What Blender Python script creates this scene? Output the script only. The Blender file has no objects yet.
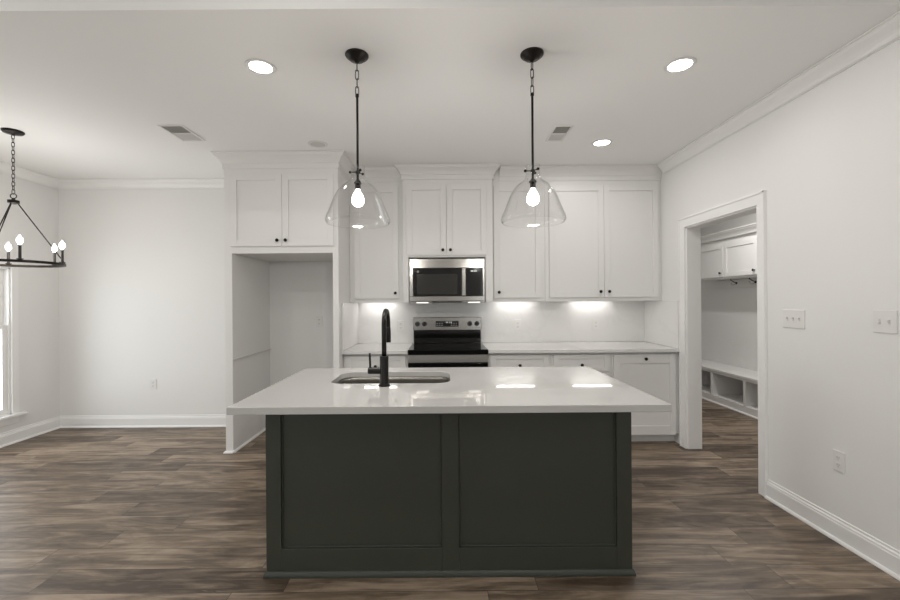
import bpy, bmesh, math, random
from mathutils import Vector, Matrix
random.seed(7)
C = bpy.context.scene.collection
PI = math.pi

# ------------------------------------------------------------------ camera
CH = 1.385
cam_data = bpy.data.cameras.new('camera')
cam = bpy.data.objects.new('camera', cam_data)
C.objects.link(cam)
cam_data.sensor_width = 36.0
cam_data.lens = 36.0 * 420 / 900
cam_data.shift_x = 7.2 / 900
cam_data.shift_y = 0.6 / 900
cam_data.clip_start = 0.05
cam.matrix_world = Matrix.Translation((0, 0, CH)) @ Matrix.Rotation(PI / 2, 4, 'X') @ Matrix.Rotation(-0.007, 4, 'Z')
bpy.context.scene.camera = cam

# ------------------------------------------------------------------ world, exposure
vs = bpy.context.scene.view_settings
vs.view_transform = 'Standard'
vs.look = 'None'
vs.gamma = 1.0
vs.use_curve_mapping = False
vs.exposure = 0.08
world = bpy.data.worlds.new('world')
bpy.context.scene.world = world
world.use_nodes = True
wn = world.node_tree
wn.nodes['Background'].inputs[0].default_value = (0.93, 0.96, 1.0, 1)
wn.nodes['Background'].inputs[1].default_value = 1.0


def area_light(name, loc, rot, sx, sy, power, color=(1, 1, 1), disk=False, spread=PI):
    l = bpy.data.lights.new(name, 'AREA')
    l.shape = 'DISK' if disk else 'RECTANGLE'
    l.size = sx
    if not disk:
        l.size_y = sy
    l.energy = power
    l.color = color
    l.spread = spread
    o = bpy.data.objects.new(name, l)
    o.location = loc
    o.rotation_euler = rot
    C.objects.link(o)
    return o


def point_light(name, loc, power, r=0.03, color=(1, 0.955, 0.905)):
    l = bpy.data.lights.new(name, 'POINT')
    l.energy = power
    l.color = color
    l.shadow_soft_size = r
    o = bpy.data.objects.new(name, l)
    o.location = loc
    C.objects.link(o)
    return o


# ------------------------------------------------------------------ dimensions
XR, XL = 2.25, -4.28            # right and left wall faces
YB, YF = 4.685, -4.6             # back wall face, wall behind the camera
YS = 1.952                      # ceiling step
ZC, ZL = 2.745, 3.05            # kitchen ceiling, living ceiling
WT = 0.14
RT = 0.13                       # right wall thickness
MX = 4.03                       # mudroom far wall face
MY0, MY1 = 2.2, 7.2
DY0, DY1, DZ = 2.980, 3.884, 2.05   # doorway in right wall

# daylight lamps: far left window is visible, the others are unseen, added for light
DAY = (0.95, 0.975, 1.0)
LEFT_WINS = [(2.95, 4.155), (-0.3, 0.9)]          # y ranges; the second window is unseen, added for light
LWZ = (0.29, 1.74)
ADDED_FRONT_WINS = [(-3.8, -2.7), (-2.4, -1.3), (1.2, 2.0)]  # unseen windows behind the camera, added only for their light
FWZ = (0.45, 2.45)
for i, (a, b) in enumerate(LEFT_WINS):
    area_light('daylight', (XL - 0.32, (a + b) / 2, sum(LWZ) / 2), (0, -PI / 2, 0), LWZ[1] - LWZ[0], b - a, 25, DAY)
for a, b in ADDED_FRONT_WINS:
    area_light('daylight', ((a + b) / 2, YF - 0.32, sum(FWZ) / 2), (PI / 2, 0, 0), b - a, FWZ[1] - FWZ[0], 16, DAY)

# ------------------------------------------------------------------ materials
def new_mat(name):
    m = bpy.data.materials.new(name)
    m.use_nodes = True
    return m, m.node_tree, m.node_tree.nodes['Principled BSDF']


def mat(name, col, rough=0.5, metal=0.0, bump=0.0, bscale=200, var=0.0, vscale=3.0, spec=0.5, coat=0.0):
    m, nt, b = new_mat(name)
    b.inputs['Base Color'].default_value = (*col, 1)
    b.inputs['Roughness'].default_value = rough
    b.inputs['Metallic'].default_value = metal
    b.inputs['Specular IOR Level'].default_value = spec
    b.inputs['Coat Weight'].default_value = coat
    tc = nt.nodes.new('ShaderNodeTexCoord')
    if var > 0:
        n = nt.nodes.new('ShaderNodeTexNoise')
        n.inputs['Scale'].default_value = vscale
        nt.links.new(tc.outputs['Object'], n.inputs['Vector'])
        mx = nt.nodes.new('ShaderNodeMix')
        mx.data_type = 'RGBA'
        mx.inputs['A'].default_value = (*[c * (1 - var) for c in col], 1)
        mx.inputs['B'].default_value = (*[min(1, c * (1 + var)) for c in col], 1)
        nt.links.new(n.outputs['Fac'], mx.inputs['Factor'])
        nt.links.new(mx.outputs['Result'], b.inputs['Base Color'])
    if bump > 0:
        n = nt.nodes.new('ShaderNodeTexNoise')
        n.inputs['Scale'].default_value = bscale
        nt.links.new(tc.outputs['Object'], n.inputs['Vector'])
        bp = nt.nodes.new('ShaderNodeBump')
        bp.inputs['Strength'].default_value = bump
        bp.inputs['Distance'].default_value = 0.002
        nt.links.new(n.outputs['Fac'], bp.inputs['Height'])
        nt.links.new(bp.outputs['Normal'], b.inputs['Normal'])
    return m


def emit(name, col, strength):
    m, nt, b = new_mat(name)
    b.inputs['Base Color'].default_value = (*col, 1)
    b.inputs['Emission Color'].default_value = (*col, 1)
    b.inputs['Emission Strength'].default_value = strength
    return m


def thin_glass(name, rough=0.0, tint=(1, 1, 1), ior=1.45):
    m = bpy.data.materials.new(name)
    m.use_nodes = True
    nt = m.node_tree
    nt.nodes.clear()
    out = nt.nodes.new('ShaderNodeOutputMaterial')
    mx = nt.nodes.new('ShaderNodeMixShader')
    tr = nt.nodes.new('ShaderNodeBsdfTransparent')
    tr.inputs[0].default_value = (*tint, 1)
    gl = nt.nodes.new('ShaderNodeBsdfGlossy')
    gl.inputs['Roughness'].default_value = rough
    # Schlick reflectance from the facing angle (the same from both sides of the thin wall)
    lw = nt.nodes.new('ShaderNodeLayerWeight')
    lw.inputs['Blend'].default_value = 0.5
    pw = nt.nodes.new('ShaderNodeMath'); pw.operation = 'POWER'; pw.inputs[1].default_value = 5.0
    f0 = ((ior - 1) / (ior + 1)) ** 2
    ma = nt.nodes.new('ShaderNodeMath'); ma.operation = 'MULTIPLY_ADD'
    ma.inputs[1].default_value = 1 - f0; ma.inputs[2].default_value = f0
    nt.links.new(lw.outputs['Facing'], pw.inputs[0])
    nt.links.new(pw.outputs[0], ma.inputs[0])
    nt.links.new(ma.outputs[0], mx.inputs[0])
    nt.links.new(tr.outputs[0], mx.inputs[1])
    nt.links.new(gl.outputs[0], mx.inputs[2])
    nt.links.new(mx.outputs[0], out.inputs[0])
    return m


def brushed(name, col, rough, axis=0):
    m, nt, b = new_mat(name)
    b.inputs['Metallic'].default_value = 1.0
    tc = nt.nodes.new('ShaderNodeTexCoord')
    mp = nt.nodes.new('ShaderNodeMapping')
    sc = [400, 400, 400]
    sc[axis] = 4
    mp.inputs['Scale'].default_value = sc
    n = nt.nodes.new('ShaderNodeTexNoise')
    n.inputs['Scale'].default_value = 1.0
    nt.links.new(tc.outputs['Object'], mp.inputs[0])
    nt.links.new(mp.outputs[0], n.inputs['Vector'])
    cr = nt.nodes.new('ShaderNodeMapRange')
    cr.inputs['To Min'].default_value = rough * 0.8
    cr.inputs['To Max'].default_value = rough * 1.3
    nt.links.new(n.outputs['Fac'], cr.inputs['Value'])
    nt.links.new(cr.outputs[0], b.inputs['Roughness'])
    b.inputs['Base Color'].default_value = (*col, 1)
    return m


def floor_material():
    m, nt, b = new_mat('oak_plank_floor')
    N, L = nt.nodes.new, nt.links.new
    tc = N('ShaderNodeTexCoord')
    def M(op, a, b=None, c=None):
        n = N('ShaderNodeMath'); n.operation = op
        for k, v in enumerate((a, b, c)):
            if v is None:
                continue
            if isinstance(v, (int, float)):
                n.inputs[k].default_value = v
            else:
                L(v, n.inputs[k])
        return n.outputs[0]
    sp = N('ShaderNodeSeparateXYZ'); L(tc.outputs['Object'], sp.inputs[0])
    ry = M('DIVIDE', sp.outputs[1], 0.182)
    row = M('FLOOR', ry)
    w1 = N('ShaderNodeTexWhiteNoise'); w1.noise_dimensions = '1D'; L(row, w1.inputs['W'])
    rx = M('ADD', M('DIVIDE', sp.outputs[0], 1.22), M('MULTIPLY', w1.outputs['Value'], 7.0))
    col = M('FLOOR', rx)
    cb = N('ShaderNodeCombineXYZ'); L(row, cb.inputs[0]); L(col, cb.inputs[1])
    w2 = N('ShaderNodeTexWhiteNoise'); w2.noise_dimensions = '3D'; L(cb.outputs[0], w2.inputs['Vector'])
    fy = M('FRACT', ry); fx = M('FRACT', rx)
    ey = M('MULTIPLY', M('MINIMUM', fy, M('SUBTRACT', 1.0, fy)), 0.182)
    ex = M('MULTIPLY', M('MINIMUM', fx, M('SUBTRACT', 1.0, fx)), 1.22)
    seam = M('LESS_THAN', M('MINIMUM', ex, ey), 0.0013)
    sv = N('ShaderNodeVectorMath'); sv.operation = 'MULTIPLY'
    sv.inputs[1].default_value = (37, 91, 53)
    L(w2.outputs['Color'], sv.inputs[0])

    def streak(scale, nscale, detail, dist):
        mp = N('ShaderNodeVectorMath'); mp.operation = 'MULTIPLY'
        mp.inputs[1].default_value = scale
        L(tc.outputs['Object'], mp.inputs[0])
        ad = N('ShaderNodeVectorMath'); ad.operation = 'ADD'
        L(mp.outputs[0], ad.inputs[0]); L(sv.outputs[0], ad.inputs[1])
        n = N('ShaderNodeTexNoise')
        n.inputs['Scale'].default_value = nscale
        n.inputs['Detail'].default_value = detail
        n.inputs['Roughness'].default_value = 0.6
        n.inputs['Distortion'].default_value = dist
        L(ad.outputs[0], n.inputs['Vector'])
        return n
    n1 = streak((1.3, 9, 1), 1.0, 8, 1.6)       # broad streaks
    n2 = streak((3, 70, 1), 1.0, 3, 0.3)         # fine grain
    n3 = streak((2.2, 6, 1), 1.3, 4, 2.0)       # cloudy
    ramp = N('ShaderNodeValToRGB')
    ramp.color_ramp.elements[0].position = 0.38
    ramp.color_ramp.elements[0].color = (0.064, 0.043, 0.028, 1)
    ramp.color_ramp.elements[1].position = 0.64
    ramp.color_ramp.elements[1].color = (0.36, 0.28, 0.205, 1)
    e = ramp.color_ramp.elements.new(0.5)
    e.color = (0.168, 0.122, 0.083, 1)
    # combined value
    a1 = N('ShaderNodeMath'); a1.operation = 'MULTIPLY'; a1.inputs[1].default_value = 0.62
    L(n1.outputs['Fac'], a1.inputs[0])
    a2 = N('ShaderNodeMath'); a2.operation = 'MULTIPLY_ADD'; a2.inputs[1].default_value = 0.16
    L(n2.outputs['Fac'], a2.inputs[0]); L(a1.outputs[0], a2.inputs[2])
    a3 = N('ShaderNodeMath'); a3.operation = 'MULTIPLY_ADD'; a3.inputs[1].default_value = 0.22
    L(n3.outputs['Fac'], a3.inputs[0]); L(a2.outputs[0], a3.inputs[2])
    
    a4 = N('ShaderNodeMath'); a4.operation = 'MULTIPLY_ADD'; a4.inputs[1].default_value = 0.16
    L(w2.outputs['Value'], a4.inputs[0]); L(a3.outputs[0], a4.inputs[2])
    a5 = N('ShaderNodeMath'); a5.operation = 'SUBTRACT'; a5.inputs[1].default_value = 0.075
    L(a4.outputs[0], a5.inputs[0])
    L(a5.outputs[0], ramp.inputs[0])
    n4 = streak((2.0, 34, 1), 1.0, 4, 2.2)
    pr = N('ShaderNodeMapRange')
    pr.inputs['From Min'].default_value = 0.62; pr.inputs['From Max'].default_value = 0.74
    pr.inputs['To Max'].default_value = 0.55
    L(n4.outputs['Fac'], pr.inputs['Value'])
    pm = N('ShaderNodeMix'); pm.data_type = 'RGBA'
    pm.inputs['B'].default_value = (0.42, 0.35, 0.28, 1)
    L(pr.outputs[0], pm.inputs['Factor']); L(ramp.outputs[0], pm.inputs['A'])
    mx = N('ShaderNodeMix'); mx.data_type = 'RGBA'
    mx.inputs['B'].default_value = (0.035, 0.028, 0.023, 1)
    L(seam, mx.inputs['Factor'])
    L(pm.outputs['Result'], mx.inputs['A'])
    L(mx.outputs['Result'], b.inputs['Base Color'])
    b.inputs['Roughness'].default_value = 0.42
    b.inputs['Specular IOR Level'].default_value = 0.5
    bp = N('ShaderNodeBump'); bp.inputs['Strength'].default_value = 0.15
    bp.inputs['Distance'].default_value = 0.002
    L(n2.outputs['Fac'], bp.inputs['Height'])
    L(bp.outputs['Normal'], b.inputs['Normal'])
    return m


def marble_material():
    m, nt, b = new_mat('veined_quartz')
    N, L = nt.nodes.new, nt.links.new
    tc = N('ShaderNodeTexCoord')
    n = N('ShaderNodeTexNoise'); n.inputs['Scale'].default_value = 1.6
    n.inputs['Detail'].default_value = 6; n.inputs['Distortion'].default_value = 1.2
    L(tc.outputs['Object'], n.inputs['Vector'])
    r = N('ShaderNodeValToRGB')
    r.color_ramp.elements[0].position = 0.47; r.color_ramp.elements[0].color = (0.82, 0.81, 0.795, 1)
    r.color_ramp.elements[1].position = 0.53; r.color_ramp.elements[1].color = (0.82, 0.81, 0.795, 1)
    e = r.color_ramp.elements.new(0.50); e.color = (0.795, 0.785, 0.77, 1)
    L(n.outputs['Fac'], r.inputs[0]); L(r.outputs[0], b.inputs['Base Color'])
    b.inputs['Roughness'].default_value = 0.16
    return m


M_WALL = mat('painted_wall', (0.825, 0.817, 0.803), 0.6, bump=0.06, bscale=350)
M_CEIL = mat('painted_ceiling', (0.93, 0.925, 0.915), 0.75, bump=0.06, bscale=250)
M_TRIM = mat('white_trim_paint', (0.88, 0.872, 0.86), 0.35)
M_CAB = mat('white_cabinet_paint', (0.81, 0.80, 0.785), 0.38)
M_CABIN = mat('cabinet_interior_paint', (0.66, 0.64, 0.62), 0.5)
M_FLOOR = floor_material()
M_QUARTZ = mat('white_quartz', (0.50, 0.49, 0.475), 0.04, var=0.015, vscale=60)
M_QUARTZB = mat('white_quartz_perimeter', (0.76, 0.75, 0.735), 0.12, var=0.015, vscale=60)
M_SPLASH = marble_material()
M_GREEN = mat('dark_green_paint', (0.041, 0.045, 0.035), 0.38)
M_BLACK = mat('matte_black_metal', (0.012, 0.011, 0.010), 0.32, 0.6)
M_BRONZE = mat('dark_bronze_metal', (0.018, 0.015, 0.013), 0.38, 0.7)
M_STEEL = brushed('brushed_steel', (0.33, 0.315, 0.295), 0.20, 0)
M_SINK = brushed('sink_steel', (0.17, 0.16, 0.145), 0.42, 0)
M_STEELR = brushed('range_rail_steel', (0.50, 0.48, 0.45), 0.40, 0)
M_CHROME = mat('polished_nickel', (0.7, 0.68, 0.65), 0.12, 1.0)
M_BGLASS = mat('black_glass', (0.006, 0.006, 0.006), 0.06, spec=0.5)
M_MESH = mat('microwave_window_screen', (0.028, 0.026, 0.024), 0.12)
M_BPLAST = mat('black_plastic', (0.012, 0.012, 0.012), 0.4)
M_GREYRING = mat('burner_ring_print', (0.045, 0.045, 0.045), 0.15)
M_PLATE = mat('white_plastic_plate', (0.80, 0.79, 0.77), 0.3)
M_SLOT = mat('dark_slot', (0.03, 0.03, 0.03), 0.6)
M_SLOTG = mat('duct_grey', (0.36, 0.35, 0.335), 0.8)
M_GLASS = thin_glass('clear_shade_glass', 0.0, (0.985, 0.985, 0.985), 1.5)
M_PANE = thin_glass('window_pane_glass', 0.0, (0.97, 0.98, 0.98), 1.4)
M_BULB = emit('lit_bulb', (1.0, 0.95, 0.88), 12)
M_LED = emit('lit_led_lens', (1.0, 0.97, 0.92), 22)
M_UCL = emit('lit_under_cabinet_lens', (1.0, 0.97, 0.93), 3.6)
M_CANDLE = mat('dark_candle_sleeve', (0.03, 0.027, 0.025), 0.5)
M_OFFLENS = mat('unlit_frosted_lens', (0.62, 0.61, 0.59), 0.4)
M_DIGIT = emit('lit_digits', (0.9, 0.92, 0.88), 0.7)
M_TASK = emit('lit_task_lamp', (1.0, 0.96, 0.9), 1.0)
M_PRINT = mat('pale_printed_mark', (0.35, 0.35, 0.35), 0.5)
M_GRASS = mat('lawn', (0.16, 0.2, 0.1), 0.9, var=0.3, vscale=4)

# ------------------------------------------------------------------ helpers
OFF = {}


def thing(name, label, cat, loc, group=None):
    o = bpy.data.objects.new(name, None)
    o.empty_display_size = 0.1
    C.objects.link(o)
    o.location = loc
    OFF[o.name] = Vector(loc)
    tag(o, label, cat, group)
    return o


def tag(o, label, cat, group=None):
    o['label'] = label
    o['category'] = cat
    if group:
        o['group'] = group


def obj(name, bm, m, parent=None, smooth=False, bevel=0.0, origin=None, struct=False, label=None, seg=2):
    """link a bmesh (world coordinates) as one object, with its origin at its thing's base"""
    off = OFF[parent.name] if parent is not None else Vector(origin or (0, 0, 0))
    bmesh.ops.translate(bm, verts=bm.verts, vec=-off)
    bmesh.ops.recalc_face_normals(bm, faces=bm.faces)
    me = bpy.data.meshes.new(name)
    bm.to_mesh(me)
    bm.free()
    me.materials.append(m)
    if smooth:
        for p in me.polygons:
            p.use_smooth = True
    o = bpy.data.objects.new(name, me)
    C.objects.link(o)
    if parent is not None:
        o.parent = parent
    else:
        o.location = off
    OFF[o.name] = off
    if bevel > 0:
        b = o.modifiers.new('bevel', 'BEVEL')
        b.width = bevel
        b.segments = seg
        b.limit_method = 'ANGLE'
        b.angle_limit = math.radians(40)
    if struct:
        o['kind'] = 'structure'
    if label:
        o['label'] = label
    return o


def nb():
    return bmesh.new()


def box(bm, x0, x1, y0, y1, z0, z1):
    vs_ = [bm.verts.new((x, y, z)) for x in (x0, x1) for y in (y0, y1) for z in (z0, z1)]
    for f in ((0, 1, 3, 2), (4, 6, 7, 5), (0, 4, 5, 1), (2, 3, 7, 6), (0, 2, 6, 4), (1, 5, 7, 3)):
        bm.faces.new([vs_[i] for i in f])
    return bm


def bx(*a):
    return box(nb(), *a)


# facings: map (u, v, w) with w pointing out of the surface
def S(y):  return lambda u, v, w: (u, y - w, v)
def Nf(y): return lambda u, v, w: (u, y + w, v)
def W(x):  return lambda u, v, w: (x - w, u, v)
def E(x):  return lambda u, v, w: (x + w, u, v)
def D(z):  return lambda u, v, w: (u, v, z - w)
def U(z):  return lambda u, v, w: (u, v, z + w)


def fbox(bm, F, u0, u1, v0, v1, w0, w1):
    a, b = F(u0, v0, w0), F(u1, v1, w1)
    return box(bm, min(a[0], b[0]), max(a[0], b[0]), min(a[1], b[1]), max(a[1], b[1]), min(a[2], b[2]), max(a[2], b[2]))


def lathe(bm, F, u, v, prof, seg=24, sx=1.0):
    rings = []
    for r, w in prof:
        if r < 1e-6:
            rings.append([bm.verts.new(F(u, v, w))])
        else:
            rings.append([bm.verts.new(F(u + r * sx * math.cos(2 * PI * k / seg), v + r * math.sin(2 * PI * k / seg), w)) for k in range(seg)])
    for a, b in zip(rings, rings[1:]):
        for k in range(seg):
            k2 = (k + 1) % seg
            if len(a) == 1 and len(b) == 1:
                continue
            if len(a) == 1:
                bm.faces.new((a[0], b[k], b[k2]))
            elif len(b) == 1:
                bm.faces.new((a[k], b[0], a[k2]))
            else:
                bm.faces.new((a[k], b[k], b[k2], a[k2]))
    for rg in (rings[0], rings[-1]):
        if len(rg) > 2:
            bm.faces.new(rg)
    return bm


def tube(bm, pts, r, seg=10, closed=False, radii=None):
    pts = [Vector(p) for p in pts]
    n = len(pts)
    rings = []
    up = None
    for i in range(n):
        if closed:
            t = (pts[(i + 1) % n] - pts[i - 1]).normalized()
        else:
            t = (pts[min(i + 1, n - 1)] - pts[max(i - 1, 0)]).normalized()
        if up is None:
            up = t.orthogonal().normalized()
        up = (up - t * up.dot(t)).normalized()
        s = t.cross(up)
        rr = radii[i] if radii else r
        rings.append([bm.verts.new(pts[i] + (up * math.cos(2 * PI * k / seg) + s * math.sin(2 * PI * k / seg)) * rr) for k in range(seg)])
    m_ = n if closed else n - 1
    for i in range(m_):
        a, b = rings[i], rings[(i + 1) % n]
        for k in range(seg):
            k2 = (k + 1) % seg
            bm.faces.new((a[k], a[k2], b[k2], b[k]))
    if not closed:
        bm.faces.new(rings[0][::-1])
        bm.faces.new(rings[-1])
    return bm


def ball(bm, c, r, seg=16, sc=(1, 1, 1)):
    mtx = Matrix.Translation(c) @ Matrix.Diagonal((sc[0], sc[1], sc[2], 1))
    bmesh.ops.create_uvsphere(bm, u_segments=seg, v_segments=seg // 2 + 2, radius=r, matrix=mtx)
    return bm


def sweep(bm, path, prof, side=1):
    """prof = [(out, z)], swept along an XY polyline with mitred corners"""
    P = [Vector((p[0], p[1])) for p in path]
    n = len(P)
    rows = []
    for i in range(n):
        d0 = (P[i] - P[i - 1]).normalized() if i > 0 else None
        d1 = (P[i + 1] - P[i]).normalized() if i < n - 1 else None
        if d0 is None: d0 = d1
        if d1 is None: d1 = d0
        n0 = Vector((-d0.y, d0.x)) * side
        n1 = Vector((-d1.y, d1.x)) * side
        mm = (n0 + n1)
        mm = mm / max(1e-6, (1 + n0.dot(n1)))
        rows.append([bm.verts.new((P[i].x + mm.x * o, P[i].y + mm.y * o, z)) for o, z in prof])
    k = len(prof)
    for a, b in zip(rows, rows[1:]):
        for j in range(k):
            j2 = (j + 1) % k
            bm.faces.new((a[j], b[j], b[j2], a[j2]))
    bm.faces.new(rows[0])
    bm.faces.new(rows[-1][::-1])
    return bm


def crown_prof(z, extra=0.0):
    pts = [(0, -0.092 - extra), (0.008, -0.092 - extra), (0.010, -0.080 - extra)]
    if extra:
        pts += [(0.010, -0.094)]
    pts += [(0.018, -0.088), (0.020, -0.078), (0.026, -0.066), (0.036, -0.052), (0.048, -0.040), (0.060, -0.030),
            (0.066, -0.020), (0.068, -0.012), (0.080, -0.010), (0.080, -0.0015), (0, -0.0015)]
    return [(o, z + dz) for o, dz in pts]


BASE_PROF = [(0, 0.001), (0.030, 0.001), (0.029, 0.009), (0.024, 0.016), (0.016, 0.019), (0.016, 0.098), (0.013, 0.103),
             (0.012, 0.112), (0.006, 0.118), (0.006, 0.129), (0, 0.132)]
SHOE_PROF = [(0, 0.001), (0.016, 0.001), (0.015, 0.010), (0.010, 0.016), (0, 0.018)]


def copy_tree(o, loc):
    c = o.copy()
    C.objects.link(c)
    c.location = loc
    def kids(src, dst):
        for ch in list(src.children):
            k = ch.copy()
            C.objects.link(k)
            k.parent = dst
            kids(ch, k)
    kids(o, c)
    return c


# ------------------------------------------------------------------ the setting
obj('floor', bx(XL - 0.2, MX + 0.2, YF - 0.2, MY1 + 0.2, -0.1, 0), M_FLOOR, struct=True)
ground = obj('ground', bx(-40, 40, -40, 40, -0.32, -0.22), M_GRASS, struct=True)

b = nb()
box(b, XL - WT, XR + RT, YS, YB + WT, ZC, ZL + 0.1)
box(b, XL - WT, XR + RT, YF - WT, YS, ZL, ZL + 0.1)
box(b, XR + RT, MX + WT, MY0 - WT, MY1 + WT, ZC, ZL + 0.1)
box(b, XR, XR + RT, YB + WT, MY1 + WT, ZC, ZL + 0.1)
obj('ceiling', b, M_CEIL, struct=True)

obj('wall_back', bx(XL - WT, XR, YB, YB + WT, 0, ZC), M_WALL, struct=True)

b = nb()
box(b, XR, XR + RT, YF - WT, DY0, 0, ZC)
box(b, XR, XR + RT, YF - WT, YS, ZC, ZL)
box(b, XR, XR + RT, DY1, MY1, 0, ZC)
box(b, XR, XR + RT, DY0, DY1, DZ, ZC)
obj('wall_right', b, M_WALL, struct=True)


def wall_with_wins(b, make, wins, zr, u0, u1, top):
    """make(u0,u1,z0,z1) adds a box; openings are left free"""
    cur = u0
    for a, c in sorted(wins):
        make(cur, a, 0, top)
        make(a, c, 0, zr[0])
        make(a, c, zr[1], top)
        cur = c
    make(cur, u1, 0, top)


b = nb()
wall_with_wins(b, lambda a, c, z0, z1: box(b, XL - WT, XL, a, c, z0, z1), LEFT_WINS, LWZ, YF - WT, YB, ZC)
box(b, XL - WT, XL, YF - WT, YS, ZC, ZL)
obj('wall_left', b, M_WALL, struct=True)
b = nb()
wall_with_wins(b, lambda a, c, z0, z1: box(b, a, c, YF - WT, YF, z0, z1), ADDED_FRONT_WINS, FWZ, XL, XR, ZL)
obj('wall_front', b, M_WALL, struct=True)
obj('wall_mudroom_side', bx(MX, MX + WT, MY0 - WT, MY1 + WT, 0, ZC), M_WALL, struct=True)
b = nb()
box(b, XR + RT, MX, MY1, MY1 + WT, 0, ZC)
box(b, XR + RT, MX, MY0 - WT, MY0, 0, ZC)
obj('wall_mudroom_end', b, M_WALL, struct=True)

# baseboards
FX0, FX1, FY = -2.000, -0.955, 3.855            # fridge enclosure
obj('baseboard_left', sweep(nb(), [(XL, YF), (XL, YB)], BASE_PROF, -1), M_TRIM, struct=True)
obj('baseboard_back', sweep(nb(), [(XL, YB), (FX0 - 0.001, YB)], BASE_PROF, -1), M_TRIM, struct=True)
obj('baseboard_right', sweep(nb(), [(XR, YF), (XR, 2.980 - 0.069)], BASE_PROF, 1), M_TRIM, struct=True)
obj('baseboard_mudroom', sweep(nb(), [(XR + RT, DY0 - 0.1), (XR + RT, MY0)], BASE_PROF, 1), M_TRIM, struct=True)
# crown mouldings
obj('trim_1', sweep(nb(), [(XR, 4.245), (XR, YS)], crown_prof(ZC), -1), M_TRIM, struct=True)
obj('trim_2', sweep(nb(), [(XL, YS), (XL, YB), (FX0 - 0.082, YB)], crown_prof(ZC), -1), M_TRIM, struct=True)

# doorway: casing on the kitchen side and jamb lining
b = nb()
cw, ct = 0.086, 0.018
F = W(XR)
jt = 0.016
cn = 0.072
fbox(b, F, DY0 - cn + 0.004, DY0 + 0.004, 0, DZ + 0.0, 0, ct)
fbox(b, F, DY1 - 0.004, DY1 + cw - 0.004, 0, DZ + 0.0, 0, ct)
fbox(b, F, DY0 - cn + 0.004, DY1 + cw - 0.004, DZ - 0.004, DZ + cw, 0, ct)
# raised back band round the outside edge
fbox(b, F, DY0 - cn + 0.004, DY0 - cn + 0.020, 0, DZ + cw, ct, ct + 0.006)
fbox(b, F, DY1 + cw - 0.020, DY1 + cw - 0.004, 0, DZ + cw, ct, ct + 0.006)
fbox(b, F, DY0 - cn + 0.004, DY1 + cw - 0.004, DZ + cw - 0.016, DZ + cw, ct, ct + 0.006)
obj('trim_3', b, M_TRIM, struct=True, bevel=0.002)
b = nb()
box(b, XR, XR + RT, DY0, DY0 + jt, 0.001, DZ)
box(b, XR, XR + RT, DY1 - jt, DY1, 0.001, DZ)
box(b, XR, XR + RT, DY0, DY1, DZ - jt, DZ)
obj('trim_4', b, M_TRIM, struct=True, bevel=0.0015)


# windows --------------------------------------------------------------
def window(n, F, u0, u1, z0, z1, stool=True):
    """F faces into the room; w < 0 goes outdoors"""
    b = nb()
    cw = 0.066
    fbox(b, F, u0 - cw, u0, z0, z1 + cw, 0, 0.018)
    fbox(b, F, u1, u1 + cw, z0, z1 + cw, 0, 0.018)
    fbox(b, F, u0, u1, z1, z1 + cw, 0, 0.018)
    # jamb lining
    fbox(b, F, u0, u0 + 0.015, z0, z1, -0.14, 0)
    fbox(b, F, u1 - 0.015, u1, z0, z1, -0.14, 0)
    fbox(b, F, u0, u1, z1 - 0.015, z1, -0.14, 0)
    fbox(b, F, u0, u1, z0, z0 + 0.015, -0.14, 0)
    root = obj('window_%d' % n, b, M_TRIM, struct=True, bevel=0.002)
    b = nb()
    fbox(b, F, u0 - cw - 0.06, u1 + cw + 0.06, z0 - 0.025, z0 + 0.001, 0, 0.055)
    fbox(b, F, u0 - cw, u1 + cw, z0 - 0.095, z0 - 0.025, 0, 0.014)
    obj('window_sill', b, M_TRIM, root, bevel=0.004)
    zm = (z0 + z1) / 2 + 0.14
    s = 0.045
    for zz0, zz1, w0, nm in ((z0 + 0.015, zm + 0.02, -0.050, 'lower_sash'), (zm - 0.02, z1 - 0.015, -0.084, 'upper_sash')):
        b = nb()
        a0, a1 = u0 + 0.015, u1 - 0.015
        fbox(b, F, a0, a0 + s, zz0, zz1, w0, w0 + 0.032)
        fbox(b, F, a1 - s, a1, zz0, zz1, w0, w0 + 0.032)
        fbox(b, F, a0 + s, a1 - s, zz0, zz0 + s, w0, w0 + 0.032)
        fbox(b, F, a0 + s, a1 - s, zz1 - s * 0.8, zz1, w0, w0 + 0.032)
        sash = obj(nm, b, M_TRIM, root, bevel=0.002)
        obj('pane', fbox(nb(), F, a0 + s, a1 - s, zz0 + s, zz1 - s * 0.8, w0 + 0.012, w0 + 0.018), M_PANE, sash)


window(1, E(XL), *LEFT_WINS[0], *LWZ)
window(2, E(XL), *LEFT_WINS[1], *LWZ)  # unseen window, added to bring in more daylight
for i, (a, c) in enumerate(ADDED_FRONT_WINS):
    window(3 + i, Nf(YF), a, c, *FWZ)  # unseen openings, added to light the room from behind


# ------------------------------------------------------------------ cabinet helpers
def shaker(name, F, u0, u1, v0, v1, parent, m=M_CAB, st=0.057, top=None, bot=None, th=0.020, rec=0.010):
    top = st if top is None else top
    bot = st if bot is None else bot
    b = nb()
    fbox(b, F, u0, u0 + st, v0, v1, 0.001, th)
    fbox(b, F, u1 - st, u1, v0, v1, 0.001, th)
    fbox(b, F, u0 + st, u1 - st, v0, v0 + bot, 0.001, th)
    fbox(b, F, u0 + st, u1 - st, v1 - top, v1, 0.001, th)
    fbox(b, F, u0 + st, u1 - st, v0 + bot, v1 - top, 0.001, th - rec)
    return obj(name, b, m, parent, bevel=0.0018)


def knob(F, u, v, w, parent):
    b = nb()
    lathe(b, F, u, v, [(0.008, w), (0.0065, w + 0.004), (0.006, w + 0.012), (0.012, w + 0.016), (0.0155, w + 0.021),
                       (0.0155, w + 0.025), (0.011, w + 0.029), (0, w + 0.030)], 16)
    return obj('knob', b, M_BLACK, parent, smooth=True)


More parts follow.
